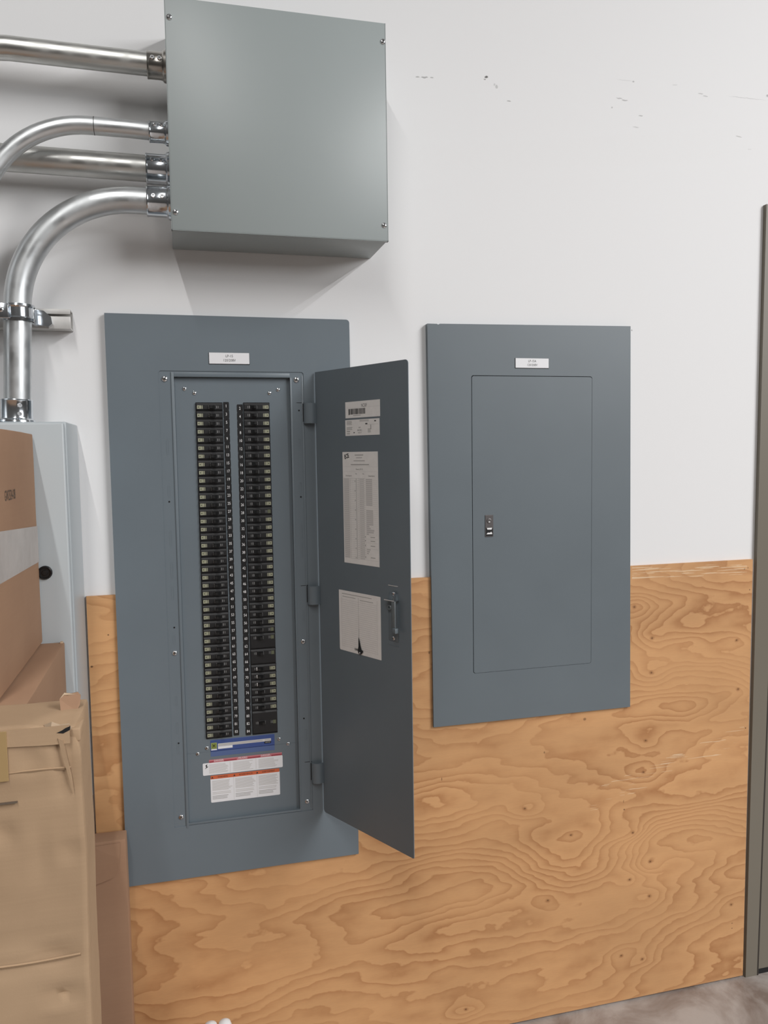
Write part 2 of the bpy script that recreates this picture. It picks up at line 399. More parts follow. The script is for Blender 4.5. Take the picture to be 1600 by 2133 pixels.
# door frame and door on the right, standing in front of the wall face by its own thickness
f = MB()
f.add([(1.5185, -.0125, 0), (1.5575, -.0125, 0), (1.600, -.0125, 2.186), (1.5375, -.0125, 2.186),
       (1.5185, -.0002, 0), (1.5575, -.0002, 0), (1.600, -.0002, 2.186), (1.5375, -.0002, 2.186)],
      [[0, 1, 2, 3], [7, 6, 5, 4], [0, 3, 7, 4], [1, 5, 6, 2], [3, 2, 6, 7], [0, 4, 5, 1]], 'frame')
f.box(1.600, 2.66, -.0125, -.0002, 2.136, 2.186, 'frame'); f.box(2.61, 2.66, -.0125, -.0002, 0, 2.136, 'frame')
struct(f.build('trim_1', smooth=0))
d = MB().add([(1.5625, -.008, .012), (2.608, -.008, .012), (2.608, -.008, 2.13), (1.603, -.008, 2.13),
              (1.5625, -.0002, .012), (2.608, -.0002, .012), (2.608, -.0002, 2.13), (1.603, -.0002, 2.13)],
             [[0, 1, 2, 3], [7, 6, 5, 4], [0, 3, 7, 4], [1, 5, 6, 2], [3, 2, 6, 7], [0, 4, 5, 1]], 'frame')
d1 = struct(d.build('door_1', smooth=0))
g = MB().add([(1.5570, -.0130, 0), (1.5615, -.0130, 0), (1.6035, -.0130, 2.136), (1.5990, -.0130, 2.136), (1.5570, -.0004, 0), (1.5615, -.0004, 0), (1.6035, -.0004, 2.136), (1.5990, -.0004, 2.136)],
             [[0, 1, 2, 3], [7, 6, 5, 4], [0, 3, 7, 4], [1, 5, 6, 2], [3, 2, 6, 7], [0, 4, 5, 1]], 'gap_shade'); g.build('door_gap_shade', d1, 0)  # thin dark prism painted as the shade in the door gap
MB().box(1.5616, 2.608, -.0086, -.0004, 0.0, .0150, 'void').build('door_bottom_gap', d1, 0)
MB().box(1.5845, 1.592, -.014, -.0075, .98, 1.07, 'frame', .001).build('hinge', d1)

# plywood sheet
p = MB(); PX0 = -.2335
# cut round the two flush tubs
p.prism([(PX0, .006), (1.5115, .006), (1.5185, 1.220), (1.115, 1.220), (1.115, .858), (.590, .858), (.590, 1.220),
         (.360, 1.220), (.360, .560), (-.152, .560), (-.152, 1.220), (PX0, 1.220)], -.009, -.0005, 'ply')
tag(p.build('plywood_sheet', smooth=0), 'orange-brown plywood sheet with wavy grain covering the lower wall', 'plywood')

# ------------------------------------------------------------------ shared fittings
def screw_mb(r, h=.0035, cross=0.6, o=(0, 0, 0)):
    s = MB(); prof = [(r, 0), (r, h*.25)]+[(r*cos(a), h*.25+h*.75*sin(a)) for a in (radians(q) for q in (18, 36, 54, 72, 86))]
    s.lathe(prof, o, (0, -1, 0), 'zinc', 20)
    R = Matrix.Translation(Vector(o)) @ Matrix.Rotation(cross, 4, 'Y')
    s.box(-r*.62, r*.62, -h*1.03, -h*.6, -r*.11, r*.11, 'slot', rot=R)
    s.box(-r*.11, r*.11, -h*1.03, -h*.6, -r*.62, r*.62, 'slot', rot=R)
    return s
_sc = {}
def screw(x, y, z, parent, r=.0062, name='screw'):
    k = (r, random.choice((.3, .8, 1.2)))
    if k not in _sc:
        o = screw_mb(r, r*.55, k[1]).build(name, parent, loc=(x, y, z)); _sc[k] = o; return o
    c = _sc[k].copy(); COL.objects.link(c); c.parent = parent; c.location = (x, y, z); return c

# ------------------------------------------------------------------ upper pull box
jb = thing('junction_box', 'large plain pale grey metal box with blank cover fed by conduits', 'box')
bx0, bx1, bz0, bz1, bd = -.0215, .4375, 1.9925, 2.4505, .165
MB().box(bx0+.0015, bx1-.0015, -bd+.003, -.0005, bz0+.0015, bz1-.0015, 'paint_box', .0012).build('body', jb)
cv = MB().box(bx0, bx1, -bd, -bd+.0025, bz0, bz1, 'paint_box', .001)
cv.box(bx0, bx0+.0014, -bd, -bd+.010, bz0, bz1, 'paint_box'); cv.box(bx1-.0014, bx1, -bd, -bd+.010, bz0, bz1, 'paint_box')
cv.box(bx0, bx1, -bd, -bd+.010, bz0, bz0+.0014, 'paint_box')
cv.build('cover', jb)
for x, z in ((-.0125, 2.411), (.4315, 2.412), (-.0125, 2.0285), (.4285, 2.0265)): screw(x, -bd, z, jb, .0058)

# ------------------------------------------------------------------ conduits
def arc(cx, cz, R, a0, a1, y, n=22):
    return [(cx+R*cos(a0+(a1-a0)*i/n), y, cz+R*sin(a0+(a1-a0)*i/n)) for i in range(n+1)]
def connector(parent, o, ax, r, L, matk='bright', face=(0, -1, 0), two=True):
    """set-screw connector; o = where it meets the box, ax = direction away from it"""
    c = MB(); R = r+.0042
    c.lathe([(R+.0045, 0), (R+.0055, .002), (R+.0045, .006), (R+.001, .009), (R, .012), (R, L-.004), (R+.0008, L-.002), (R, L), (r*.9, L)], o, ax, matk, 36)
    co = c.build('connector', parent, 25)
    A = Vector(ax); Fv = Vector(face).normalized()
    for h in ((.36, .72) if two else (.55,)):
        pz = Vector(o)+A*(L*h)+Fv*(R-.001)
        s = MB().lathe([(.0048, 0), (.0048, .0025), (.004, .0036), (.002, .0036), (.002, .0015)], pz, Fv, 'zinc', 16)
        s.build('set_screw', co)
X0 = bx0+.0015
# 1 : upper straight run
t = thing('conduit', 'straight galvanised conduit entering the grey box nearest its top', 'conduit', group='galvanised conduits')
MB().tube([(X0-.005, -.080, 2.3535), (-.2, -.080, 2.3555), (-.33, -.078, 2.358), (-.40, -.074, 2.355), (-.9, -.06, 2.345), (-2.55, -.06, 2.34)], .0232, 'emt_warm').build('tube', t)
connector(t, (X0, -.080, 2.3525), (-1, 0, 0), .0225, .040, 'bright_d', (-.0, -1, .15))
# 2 : thin, bends down at left
y2 = -.125
t = thing('conduit', 'thinnest galvanised conduit curving down and left in front of a thicker one', 'conduit', group='galvanised conduits')
MB().tube([(X0-.005, y2, 2.199), (-.10, y2, 2.2015)]+arc(-.178, 2.2015-.21, .21, pi/2, pi, y2)+[(-.388, y2, 1.6035)], .0176, 'emt').build('tube', t)
MB().lathe([(.0179, 0), (.0179, .0012)], (-.166, y2, 2.2015), (-1, 0, 0), 'slot', 28).build('seam_mark', t)
connector(t, (X0, y2, 2.199), (-1, 0, 0), .0165, .040, 'bright', (0, -1, .45))
# 3 : thick straight run behind
t = thing('conduit', 'thick straight galvanised conduit passing behind the thin curved one', 'conduit', group='galvanised conduits')
MB().tube([(X0-.005, -.062, 2.1455), (-.4, -.062, 2.148), (-.9, -.062, 2.15), (-2.55, -.062, 2.15)], .0272, 'emt_warm').build('tube', t)
connector(t, (X0, -.062, 2.1455), (-1, 0, 0), .0272, .050, 'bright', (0, -1, .35))
# 4 : thick, bends down to cabinet
y4 = -.100
t = thing('conduit', 'thick galvanised conduit bending from the grey box down to the white cabinet', 'conduit', group='galvanised conduits')
MB().tube([(X0-.005, y4, 2.066), (-.085, y4, 2.066)]+arc(-.099, 2.066-.232, .232, pi/2, pi, y4, 28)+[(-.334, y4, 1.77), (-.341, y4, 1.608)], .0266, 'emt').build('tube', t)
connector(t, (X0, y4, 2.066), (-1, 0, 0), .0266, .050, 'bright', (0, -1, .1))
connector(t, (-.3425, y4, 1.6035), (.03, 0, 1), .0266, .048, 'bright', (.35, -1, 0))

# strut channel + clamp
st = thing('strut_channel', 'short galvanised strut rail fixed to the wall behind the bent conduit', 'bracket', (-.24, 0, 1.827))
s = MB(); L0, L1 = -.46, .0025; a = .0207
s.box(L0, L1, -.003, -.0005, -a, a, 'strut'); s.box(L0, L1, -.041, -.001, a-.0025, a, 'strut'); s.box(L0, L1, -.041, -.001, -a, -a+.0025, 'strut')
s.box(L0, L1, -.0415, -.0395, a-.0105, a, 'strut', .0006); s.box(L0, L1, -.0415, -.0395, -a, a-.0155, 'strut', .0008)
s.lathe([(.0042, 0), (.0042, .0004)], (-.045, -.0415, -.001), (0, -1, 0), 'slot', 20)
s.build('channel', st)
cl = thing('pipe_clamp', 'bright zinc pipe clamp round the vertical part of the bent conduit', 'clamp', (-.330, y4, 1.826))
R = .0282; b = MB(); vs = []; fs = []; n = 48
for ring, (rr_, hh) in enumerate(((R, -.0165), (R+.003, -.0165), (R+.004, -.012), (R+.002, -.009), (R+.002, .009), (R+.004, .012), (R+.003, .0165), (R, .0165))):
    for j in range(n): w = 2*pi*j/n; vs.append((rr_*cos(w), rr_*sin(w), hh))
for i in range(8):
    for j in range(n): fs.append([i*n+j, i*n+(j+1) % n, ((i+1) % 8)*n+(j+1) % n, ((i+1) % 8)*n+j])
b.add(vs, fs, 'bright').build('strap', cl)
e = MB(); e.prism([(.026, -.015), (.050, -.0185), (.058, -.012), (.056, .002), (.042, .0145), (.026, .0165)], .042, .058, 'bright')
e.add([(.024, -.006, -.016), (.030, .044, -.018), (.030, .044, .014), (.024, -.006, .016), (.019, -.004, -.016), (.024, .046, -.018), (.024, .046, .014), (.019, -.004, .016)],
      [[0, 1, 2, 3], [7, 6, 5, 4], [3, 2, 6, 7], [0, 4, 5, 1], [1, 5, 6, 2], [0, 3, 7, 4]], 'bright')
e.build('ear', cl)
e = MB(); e.box(-.046, -.012, -.034, -.026, -.0155, .0155, 'bright', .003); e.build('ear', cl, loc=(0, 0, 0))
screw(-.0265, -.034, .002, cl, .0055, 'bolt')

# ------------------------------------------------------------------ light grey cabinet at left
cb = thing('wall_cabinet', 'light grey steel cabinet with black lock knob behind the cardboard boxes', 'cabinet', (-.5, 0, .76))
MB().box(-.26, .2625, -.186, -.0005, .0, .8425, 'paint_cab', .003, 3).build('body', cb)
dd = MB().box(-.257, .2600, -.203, -.1875, .003, .8405, 'paint_cab', .004, 3).build('door', cb)
k = MB().lathe([(.0135, 0), (.0135, .004), (.0115, .006), (.0105, .006), (.0095, .004), (.0055, .004), (.005, .006), (0.0005, .0062)], (.214, -.203, .545), (0, -1, 0), 'black', 32)
k.build('lock_knob', dd)

# ------------------------------------------------------------------ left panelboard (open)
pb = thing('panelboard', 'open grey breaker panel with two long columns of numbered black breakers', 'electrical panel')
T = -.018; D0 = -.002
ox0, ox1, oz0, oz1 = -.0275, .2345, .6705, 1.7093          # opening onto the dead front
outer = rrect(-.1705, .3785, .5385, 1.8465, (0, .002, .008, 0))
rec = rrect(-.0605, .2667, .6655, 1.7224, (.002, .002, .006, .006))
tp = MB().prism(outer, -.0165, D0+.0015, 'paint', [rec])
tp.prism(rrect(-.0605, .2667, .6655, 1.7224, .003), -.0150, D0+.0012, 'paint', [rrect(ox0, ox1, oz0, oz1)])
tp.box(-.1705, .3785, -.0022, -.0006, .5385, .5405, 'paint')
# raised lips round the opening
tp.box(ox0-.006, ox0, -.0172, -.012, oz0-.010, 1.7195, 'paint', .0006); tp.box(ox0-.002, ox1+.002, -.0166, -.0115, oz0-.0035, oz0+.0006, 'paint', .0003)
tp.box(ox0, ox1, -.0164, -.012, oz1, oz1+.010, 'paint', .0006); tp.box(ox1, ox1+.004, -.0164, -.012, oz0, oz1, 'paint', .0006)
tp.box(.2615, .2650, -.0160, -.0150, .672, 1.715, 'paint', .0003)
# slots and dark holes in the door lips
def pill(mb, x, z0, z1, w=.0055):
    mb.prism(rrect(x-w/2, x+w/2, z0, z1, w/2*.99), -.0153, -.0148, 'paint', [rrect(x-w/2+.0011, x+w/2-.0011, z0+.0011, z1-.0011, w/2-.0011)])
for z0, z1 in ((1.535, 1.569), (1.438, 1.465), (1.327, 1.362), (1.252, 1.29), (1.203, 1.233), (1.10, 1.12), (.955, .977), (.888, .915), (.84, .868)): pill(tp, -.046, z0, z1)
for z0, z1 in ((1.545, 1.567), (1.435, 1.4645), (1.33, 1.3677), (1.285, 1.322), (1.13, 1.16), (.84, .868)): pill(tp, .2535, z0, z1)
for x, z in ((-.0465, 1.4278), (-.0452, 1.1381), (-.0445, .8654), (.2545, 1.6334), (.2544, 1.4303), (.2495, .8950)):
    tp.lathe([(.0020, 0), (.0020, .0004)], (x, -.0150, z), (0, -1, 0), 'void', 14)
for z in (1.6515, 1.2185, .7865): tp.box(.249, .268, -.0154, -.0149, z-.0005, z+.0005, 'void')
for z0 in (1.6035, 1.174, .737): tp.box(.2632, .2648, -.0168, -.0150, z0+.004, z0+.046, 'void')
tp.build('trim_plate', pb)
df = MB()
holesdf = [rrect(.0185, .0790, .8645, 1.6525), rrect(.1265, .1866, .8635, 1.6525)]
df.prism(rrect(ox0-.004, ox1+.004, oz0-.004, oz1+.004), -.0055, -.0045, 'paint', holesdf)
df.box(ox0, ox1, -.0060, -.0050, .834, .8346, 'paint')
df.build('dead_front', pb)
MB().box(.016, .190, -.0044, -.0032, .86, 1.656, 'void').build('breaker_bay', pb)
DF = -.0055
for x, z, r in ((-.0474, 1.7044, .0068), (.2500, 1.7048, .0068), (-.0463, 1.0787, .0058), (-.0445, .6885, .0058), (.2523, 1.0834, .0058), (.2528, .6884, .0055)): screw(x, -.0150, z, pb, r)
for x, z in ((-.0051, 1.6832), (.0169, 1.6736), (.2078, 1.6822), (.1874, 1.6743), (.0194, .8434), (-.0020, .8318), (.1894, .8474), (.2112, .8331)): screw(x, DF, z, pb, .0045)
def nameplate(parent, x0, x1, z0, z1, y, l1, l2, name='nameplate'):
    m = MB().box(x0-.0007, x1+.0007, y-.0013, y, z0-.0009, z1+.0003, 'black', .0002).box(x0, x1, y-.0019, y-.0012, z0, z1, 'label', .0003)
    cx, cz = (x0+x1)/2, (z0+z1)/2
    m.text(l1, .0082, cx, cz+.0048, y-.00205, 'print', sx=.9); m.text(l2, .0082, cx, cz-.0048, y-.00205, 'print', sx=.9)
    o = m.build(name, parent, 0); return o
n1 = nameplate(pb, .0516, .1420, 1.7392, 1.7642, -.0165, 'LP-15', '120/208V'); n1['label'] = 'white nameplate reading LP-15'

# breakers
PITCH_B = (1.6513-.8660)/42
def breaker_set(side, units, kind):
    """builds body, toggle, rating sticker at local origin = outer top corner; side=+1 left column (outer edge left)"""
    h = PITCH_B*units; w = .0590; hs = h-.0012
    def X(a, b): return (a, b) if side > 0 else (w-b, w-a)
    bdy = MB(); y0 = .0; yf = -.0062   # relative to the dead front
    bdy.box(*X(0, w), -.0035, .002, -hs, 0, 'breaker')                       # base block
    # ledge at top painted paler as if catching the light, face lower down
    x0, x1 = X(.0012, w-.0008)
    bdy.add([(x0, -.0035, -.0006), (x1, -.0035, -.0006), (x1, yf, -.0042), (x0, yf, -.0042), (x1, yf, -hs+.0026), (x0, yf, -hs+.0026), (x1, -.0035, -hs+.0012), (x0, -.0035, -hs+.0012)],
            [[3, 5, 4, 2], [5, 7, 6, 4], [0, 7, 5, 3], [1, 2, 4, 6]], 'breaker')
    bdy.add([(x0, -.0035, -.0006), (x1, -.0035, -.0006), (x1, yf, -.0042), (x0, yf, -.0042)], [[0, 3, 2, 1]], 'breaker_top_lit')
    zc = {1: -.0098, 2: -.0098, 3: -.0285}[units]
    a0, a1 = X(.0165, .0285); bdy.box(a0, a1, yf-.0006, yf, zc-.0042, zc+.0042, 'breaker', .0003)
    g0, g1 = X(.0395, .0402)
    bdy.box(*X(.0455, .0472), yf-.0002, yf, zc-.0028, zc+.0030, 'grey_mark'); bdy.box(*X(.0495, .0505), yf-.0002, yf, zc-.0025, zc+.0028, 'grey_mark')
    bdy.box(*X(-.0010, .0012), -.003, .002, -.0021, -.0009, 'breaker')
    # toggle boss
    bdy.box(*X(.0292, .0440), yf-.0016, yf, zc-.0058, zc+.0058, 'breaker', .0007)
    tg = MB()
    t0, t1 = X(.0305, .0430)
    tip = (t0, t0+.0055) if side > 0 else (t1-.0055, t1)
    if kind == 'off': tip = (t1-.0055, t1) if side > 0 else (t0, t0+.0055)
    tg.add([(t0, yf-.0014, zc-.0038), (t1, yf-.0014, zc-.0038), (t1, yf-.0014, zc+.0038), (t0, yf-.0014, zc+.0038),
            (tip[0], yf-.0085, zc-.0030), (tip[1], yf-.0085, zc-.0030), (tip[1], yf-.0085, zc+.0030), (tip[0], yf-.0085, zc+.0030)],
           [[3, 2, 1, 0], [4, 5, 6, 7], [0, 1, 5, 4], [1, 2, 6, 5], [2, 3, 7, 6], [3, 0, 4, 7]], 'toggle')
    mx = X(.0268, .0287) if kind != 'off' else X(.0445, .0462)
    wm = MB().box(*mx, yf-.0003, yf+.0001, zc-.0038, zc+.0040, 'white')
    stk = MB()
    if kind == 'plain':
        stk.box(*X(.0035, .0105), yf-.0002, yf, zc-.0042, zc+.0042, 'sticker_dark'); stk.box(*X(.0120, .0132), yf-.0002, yf, zc-.0030, zc+.0034, 'grey_mark')
        stk.box(*X(.0150, .0158), yf-.0002, yf, zc-.0030, zc+.0034, 'grey_mark')
    else:
        stk.box(*X(.0022, .0118), yf-.0002, yf, zc-.0038, zc+.0040, 'sticker'); stk.box(*X(.0040, .0068), yf-.0003, yf, zc-.0018, zc+.0020, 'sticker_dark')
        stk.box(*X(.0084, .0092), yf-.0003, yf, zc-.0036, zc+.0038, 'sticker_dark'); stk.box(*X(.0130, .0150), yf-.0002, yf, zc-.0038, zc+.0040, 'sticker')
        stk.box(*X(.0137, .0142), yf-.0003, yf, zc-.0038, zc+.0040, 'sticker_dark')
    return bdy, tg, wm, stk
protos = {}
def place_breaker(side, idx, units, kind):
    x = .0193 if side > 0 else .1270; z = 1.6513-idx*PITCH_B; key = (side, units, kind)
    if key not in protos:
        b_, t_, w_, s_ = breaker_set(side, units, kind)
        ob = b_.build('circuit_breaker', pb, 0, loc=(x, DF, z)); protos[key] = [ob, t_.build('toggle', ob, 0), w_.build('position_mark', ob, 0), s_.build('rating_sticker', ob, 0)]
        return ob
    src = protos[key]; c = src[0].copy(); COL.objects.link(c); c.parent = pb; c.location = (x, DF, z)
    for q in src[1:]:
        g = q.copy(); COL.objects.link(g); g.parent = c
    return c
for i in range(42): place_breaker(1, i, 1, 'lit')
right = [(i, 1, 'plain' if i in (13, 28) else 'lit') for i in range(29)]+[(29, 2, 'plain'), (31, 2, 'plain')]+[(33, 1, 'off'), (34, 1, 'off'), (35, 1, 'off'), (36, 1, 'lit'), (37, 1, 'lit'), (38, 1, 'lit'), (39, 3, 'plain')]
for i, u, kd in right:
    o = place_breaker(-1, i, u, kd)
    if u == 2: o['label'] = 'double height breaker'
    if u == 3: o['label'] = 'triple height breaker at the bottom of the right column'

# number tags
def tag_mb(num):
    w, h = .0132, PITCH_B; t = MB()
    t.prism([(-w/2+.0008, -h/2), (w/2-.0008, -h/2), (w/2, -h/2+.003), (w/2, h/2-.003), (w/2-.0008, h/2), (-w/2+.0008, h/2), (-w/2, h/2-.003), (-w/2, -h/2+.003)], -.0008, 0, 'black')
    t.text(str(num), .0094, 0, -.0001, -.00095, 'white', sx=.78); return t
for i in range(42):
    zt = 1.6535-(i+.5)*(1.6535-.8668)/42; tag_mb(2*i+1).build('number_tag', pb, 0, loc=(.0872+i*.00004, DF, zt))
    zt = 1.6480-(i+.5)*(1.6480-.8652)/42-(.0006 if i > 33 else 0); tag_mb(2*i+2).build('number_tag', pb, 0, loc=(.1182-i*.00003, DF, zt))

# labels below the breakers
def lines(mb, x0, x1, z0, z1, y, n, k='print_l', short=.0, h=.45, seed=0):
    rnd = random.Random(seed); st = (z1-z0)/n
    for i in range(n):
        z = z1-(i+.5)*st; mb.box(x0, x1-rnd.random()*short*(x1-x0), y-.0001, y, z-st*h/2, z+st*h/2, k)
y = DF-.0004
b = MB().box(.0277, .1785, DF-.0003, DF, .8215, .8615, 'blue_l').box(.0277, .1785, y-.0001, DF, .8335, .8600, 'blue')
b.box(.0292, .0425, y-.0002, DF, .8400, .8545, 'logo'); b.box(.0318, .0400, y-.0003, DF, .8425, .8520, 'logo_d'); b.box(.0328, .0390, y-.0004, DF, .8435, .8510, 'logo')
b.box(.0340, .0376, y-.0005, DF, .8448, .8497, 'logo_d'); b.box(.0292, .0425, y-.0002, DF, .8365, .8393, 'label')
b.box(.0450, .1700, y-.0002, DF, .8450, .8515, 'print_l'); b.box(.0450, .0790, y-.0002, DF, .8385, .8445, 'label'); b.box(.1540, .1700, y-.0001, DF, .8400, .8450, 'print_l')
lines(b, .047, .150, .8460, .8505, y-.0003, 2, 'print_g'); lines(b, .1555, .1685, .8410, .8505, y-.0003, 3, 'print_g')
b.build('blue_label', pb, 0)
b = MB().prism(rrect(.0085, .1968, .7772, .8068, .0025), DF-.0003, DF, 'label')
b.box(.0232, .1955, y-.0001, DF, .8068, .8140, 'pink')
for x0, x1 in ((.024, .034), (.058, .088), (.113, .144), (.170, .1953)): b.box(x0, x1, y-.0002, DF, .8072, .8105, 'red')
for cx, tx in ((.046, 'DANGER'), (.102, 'PELIGRO'), (.156, 'DANGER')): b.text(tx, .0055, cx, .8112, y-.0004, 'label')
for i, x0 in enumerate((.023, .079, .139)): lines(b, x0, x0+.048, .7805, .8035, y-.0001, 9, 'print_l', .25, .5, i)
b.box(.0715, .0722, y-.0001, DF, .779, .806, 'print_l'); b.box(.1325, .1332, y-.0001, DF, .779, .806, 'print_l')
b.add([(.013, y-.0004, .793), (.0165, y-.0004, .797), (.015, y-.0004, .802), (.019, y-.0004, .8045), (.018, y-.0004, .799), (.0215, y-.0004, .7985), (.0175, y-.0004, .7955)], [[0, 1, 6], [1, 2, 3, 4], [1, 4, 5, 6]], 'print')
b.build('danger_label', pb, 0)
b = MB().prism(rrect(.0252, .1888, .7097, .7690, .0025), DF-.0003, DF, 'label'); b.box(.0258, .1882, y-.0001, DF, .7665, .7750, 'orange')
for cx, tx in ((.050, 'WARNING'), (.104, 'ADVERTENCIA'), (.158, 'AVERTISSEMENT')):
    b.text(tx, .0058, cx+.004, .7706, y-.0003, 'print', sx=.85 if len(tx) < 12 else .72)
    xx = cx-(.020 if len(tx) < 9 else .0225); b.add([(xx-.0028, y-.0003, .7685), (xx+.0022, y-.0003, .7685), (xx-.0003, y-.0003, .7732)], [[0, 1, 2]], 'print')
for i, x0 in enumerate((.029, .083, .138)):
    x1 = (.076, .131, .185)[i]
    lines(b, x0, x1, .738, .763, y-.0001, 9, 'print_l', .2, .6, i+5); lines(b, x0, x1, .7285, .7355, y-.0001, 2, 'print_l', .2, .45, i+9); lines(b, x0, x1-.004, .7165, .7265, y-.0001, 3, 'print_g', .3, .4, i+12)
b.box(.0790, .0796, y-.0001, DF, .711, .768, 'print_l'); b.box(.1340, .1346, y-.0001, DF, .711, .768, 'print_l')
b.build('warning_label', pb, 0)

# the open door, hinged at its left edge
ANG = -radians(62.5)
dw, dz0, dz1 = .3155, .6600, 1.7222
dm = MB().prism(rrect(0, dw, dz0, dz1, (.008, .003, .008, .002)), -.0008, .0008, 'paint')
door = dm.build('door', pb, loc=(.2935, -.0200, 0), rotz=ANG)
door['label'] = 'open steel door with paper directory on its inner face'
for z0, z1 in ((1.6030, 1.6500), (1.1735, 1.2175), (.7355, .7850)):
    h = MB(); n = 9   # C-shaped strap rolled from the trim slot round to the door (in door local frame -> build in panel frame)
    pts = [(.2648, -.0140), (.2652, -.0225), (.2690, -.0285), (.2750, -.0315), (.2820, -.0318), (.2890, -.0290), (.2945, -.0240)]
    vs = []; fs = []
    for (px, py) in pts: vs += [(px, py, z0), (px, py, z1)]
    q = [(px+.0010, py+.0022) for px, py in pts]
    for (px, py) in q: vs += [(px, py, z0), (px, py, z1)]
    m_ = len(pts)
    for i in range(m_-1):
        a = 2*i; fs += [[a, a+2, a+3, a+1], [2*m_+a, 2*m_+a+1, 2*m_+a+3, 2*m_+a+2], [a, 2*m_+a, 2*m_+a+2, a+2], [a+1, a+3, 2*m_+a+3, 2*m_+a+1]]
    h.add(vs, fs, 'paint').build('hinge', pb, 60)
IN = -.0008
# part number label
b = MB().box(.1111, .2281, IN-.0003, IN, 1.6098, 1.6458, 'paper'); yy = IN-.0003
b.text('NC50F', .0105, .1757, 1.6358, yy-.0001, 'print', sx=.62)
rnd = random.Random(3); x = .1225
while x < .1795:
    w = rnd.choice((.0006, .0010, .0016)); b.box(x, x+w, yy-.0001, yy, 1.6175, 1.6300, 'print'); x += w+rnd.choice((.0004, .0006, .0010))
b.box(.1225, .1250, yy-.0001, yy, 1.6165, 1.6300, 'print'); b.box(.118, .226, yy-.0001, yy, 1.6320, 1.6323, 'print_l'); lines(b, .138, .164, 1.6135, 1.6165, yy, 1, 'print_g')
o = b.build('part_label', door, 0); o['label'] = 'white label with barcode'
b = MB().box(.1100, .2258, IN-.0003, IN, 1.5705, 1.6058, 'paper')
for x0, x1, z0, z1, nn, kk in ((.115, .134, 1.5945, 1.6035, 4, 'print_g'), (.115, .136, 1.583, 1.590, 3, 'print_g'), (.115, .127, 1.5795, 1.5815, 1, 'print'), (.115, .129, 1.573, 1.578, 2, 'print_g'), (.160, .200, 1.6005, 1.6045, 2, 'print_g'),
        (.180, .222, 1.5933, 1.5943, 1, 'print_l'), (.187, .198, 1.576, 1.585, 3, 'print_g')): lines(b, x0, x1, z0, z1, yy, nn, kk, .25, .5, nn)
b.box(.196, .1985, yy-.0001, yy, 1.5830, 1.5930, 'print_g'); b.box(.209, .2145, yy-.0001, yy, 1.5995, 1.6020, 'print'); b.box(.179, .186, yy-.0001, yy, 1.5942, 1.5968, 'print')
b.text('600Y', .0035, .160, 1.5878, yy-.0001, 'print'); b.text('84 225 J', .0058, .160, 1.5818, yy-.0001, 'print', sx=.8); b.text('MAX 47', .0035, .160, 1.5762, yy-.0001, 'print'); b.box(.1385, .1425, yy-.0001, yy, 1.576, 1.578, 'print')
o = b.build('rating_label', door, 0); o['label'] = 'white rating label below the barcode label'
# long circuit directory
b = MB().box(.0978, .2186, IN-.0003, IN, 1.2825, 1.5345, 'paper'); cx0, cx1 = .0978, .2186
b.text('ECE', .0130, .1122, 1.5249, yy-.0003, 'print', sx=.72, rot=.25); b.text('ECE', .0130, .1130, 1.5244, yy-.00035, 'print', sx=.72, rot=.25)
b.text('ECE', .0136, .1130, 1.5241, yy-.0002, 'print', sx=.74, rot=.25)
lines(b, .141, .170, 1.5245, 1.5300, yy, 1, 'print_g', 0, .35); lines(b, .146, .166, 1.5190, 1.5235, yy, 1, 'print_g', 0, .3); lines(b, .137, .175, 1.5120, 1.5170, yy, 1, 'print_g', 0, .3); lines(b, .127, .189, 1.5035, 1.5085, yy, 1, 'print_g', 0, .4)
b.box(.101, .216, yy-.0001, yy, 1.5015, 1.5018, 'print_l'); b.text('Panel: LP-15', .0048, .156, 1.4955, yy-.0001, 'print'); b.box(.101, .216, yy-.0001, yy, 1.4905, 1.4908, 'print_l')
b.text('Description', .0044, .119, 1.4810, yy-.0001, 'print'); b.text('Description', .0044, .197, 1.4810, yy-.0001, 'print'); b.text('No.', .0038, .1455, 1.4855, yy-.0001, 'print'); b.text('No.', .0038, .170, 1.4855, yy-.0001, 'print')
N = 42; zt, zb = 1.4755, 1.2945; rnd = random.Random(5)
for i in range(N+1): z = zt-(zt-zb)*i/N; b.box(.1005, .176, yy-.00006, yy, z-.00018, z+.00018, 'print_g')
for i in range(N):
    z = zt-(zt-zb)*(i+.5)/N
    b.box(.1015, .1200, yy-.00008, yy, z-.0013, z+.0013, 'print_l'); b.box(.1440, .1470, yy-.00008, yy, z-.0012, z+.0012, 'print_l'); b.box(.1555, .1700, yy-.00008, yy, z-.0010, z+.0010, 'print_l')
    if i % 5 == 1: b.box(.139, .142, yy-.00009, yy, z-.001, z+.001, 'print_g')
right_len = [.021]*14+[0, 0]+[.023]*8+[.010, .014, .026, .024, .008]
for i in range(29):
    z = zt-(zt-zb)*(i+.5)/N; b.box(.176, .2165, yy-.00006, yy, z-.0024, z-.0020, 'print_l')
    if right_len[i]: b.box(.1775, .1775+right_len[i], yy-.00008, yy, z-.0015, z+.0015, 'print_l')
for za, zb2, tx in ((29, 31, 'AC-1 roof'), (31, 33, 'AC-2 roof'), (33, 36, 'Spare'), (39, 42, 'Main')):
    z0 = zt-(zt-zb)*za/N; z1_ = zt-(zt-zb)*zb2/N; b.box(.1715, .2165, yy-.00008, yy, z1_-.0002, z1_+.0002, 'print_l'); b.box(.1765, .1768, yy-.0001, yy, z1_, z0, 'print_l')
    b.box(.1905, .2055, yy-.0001, yy, (z0+z1_)/2-.0008, (z0+z1_)/2+.0008, 'print_g'); b.box(.1725, .1738, yy-.0001, yy, (z0+z1_)/2-.0012, (z0+z1_)/2+.0012, 'print')
for i in range(36, 39): z = zt-(zt-zb)*(i+.5)/N; b.box(.1775, .1900-.003*(i-36), yy-.00008, yy, z-.0014, z+.0014, 'print_l')
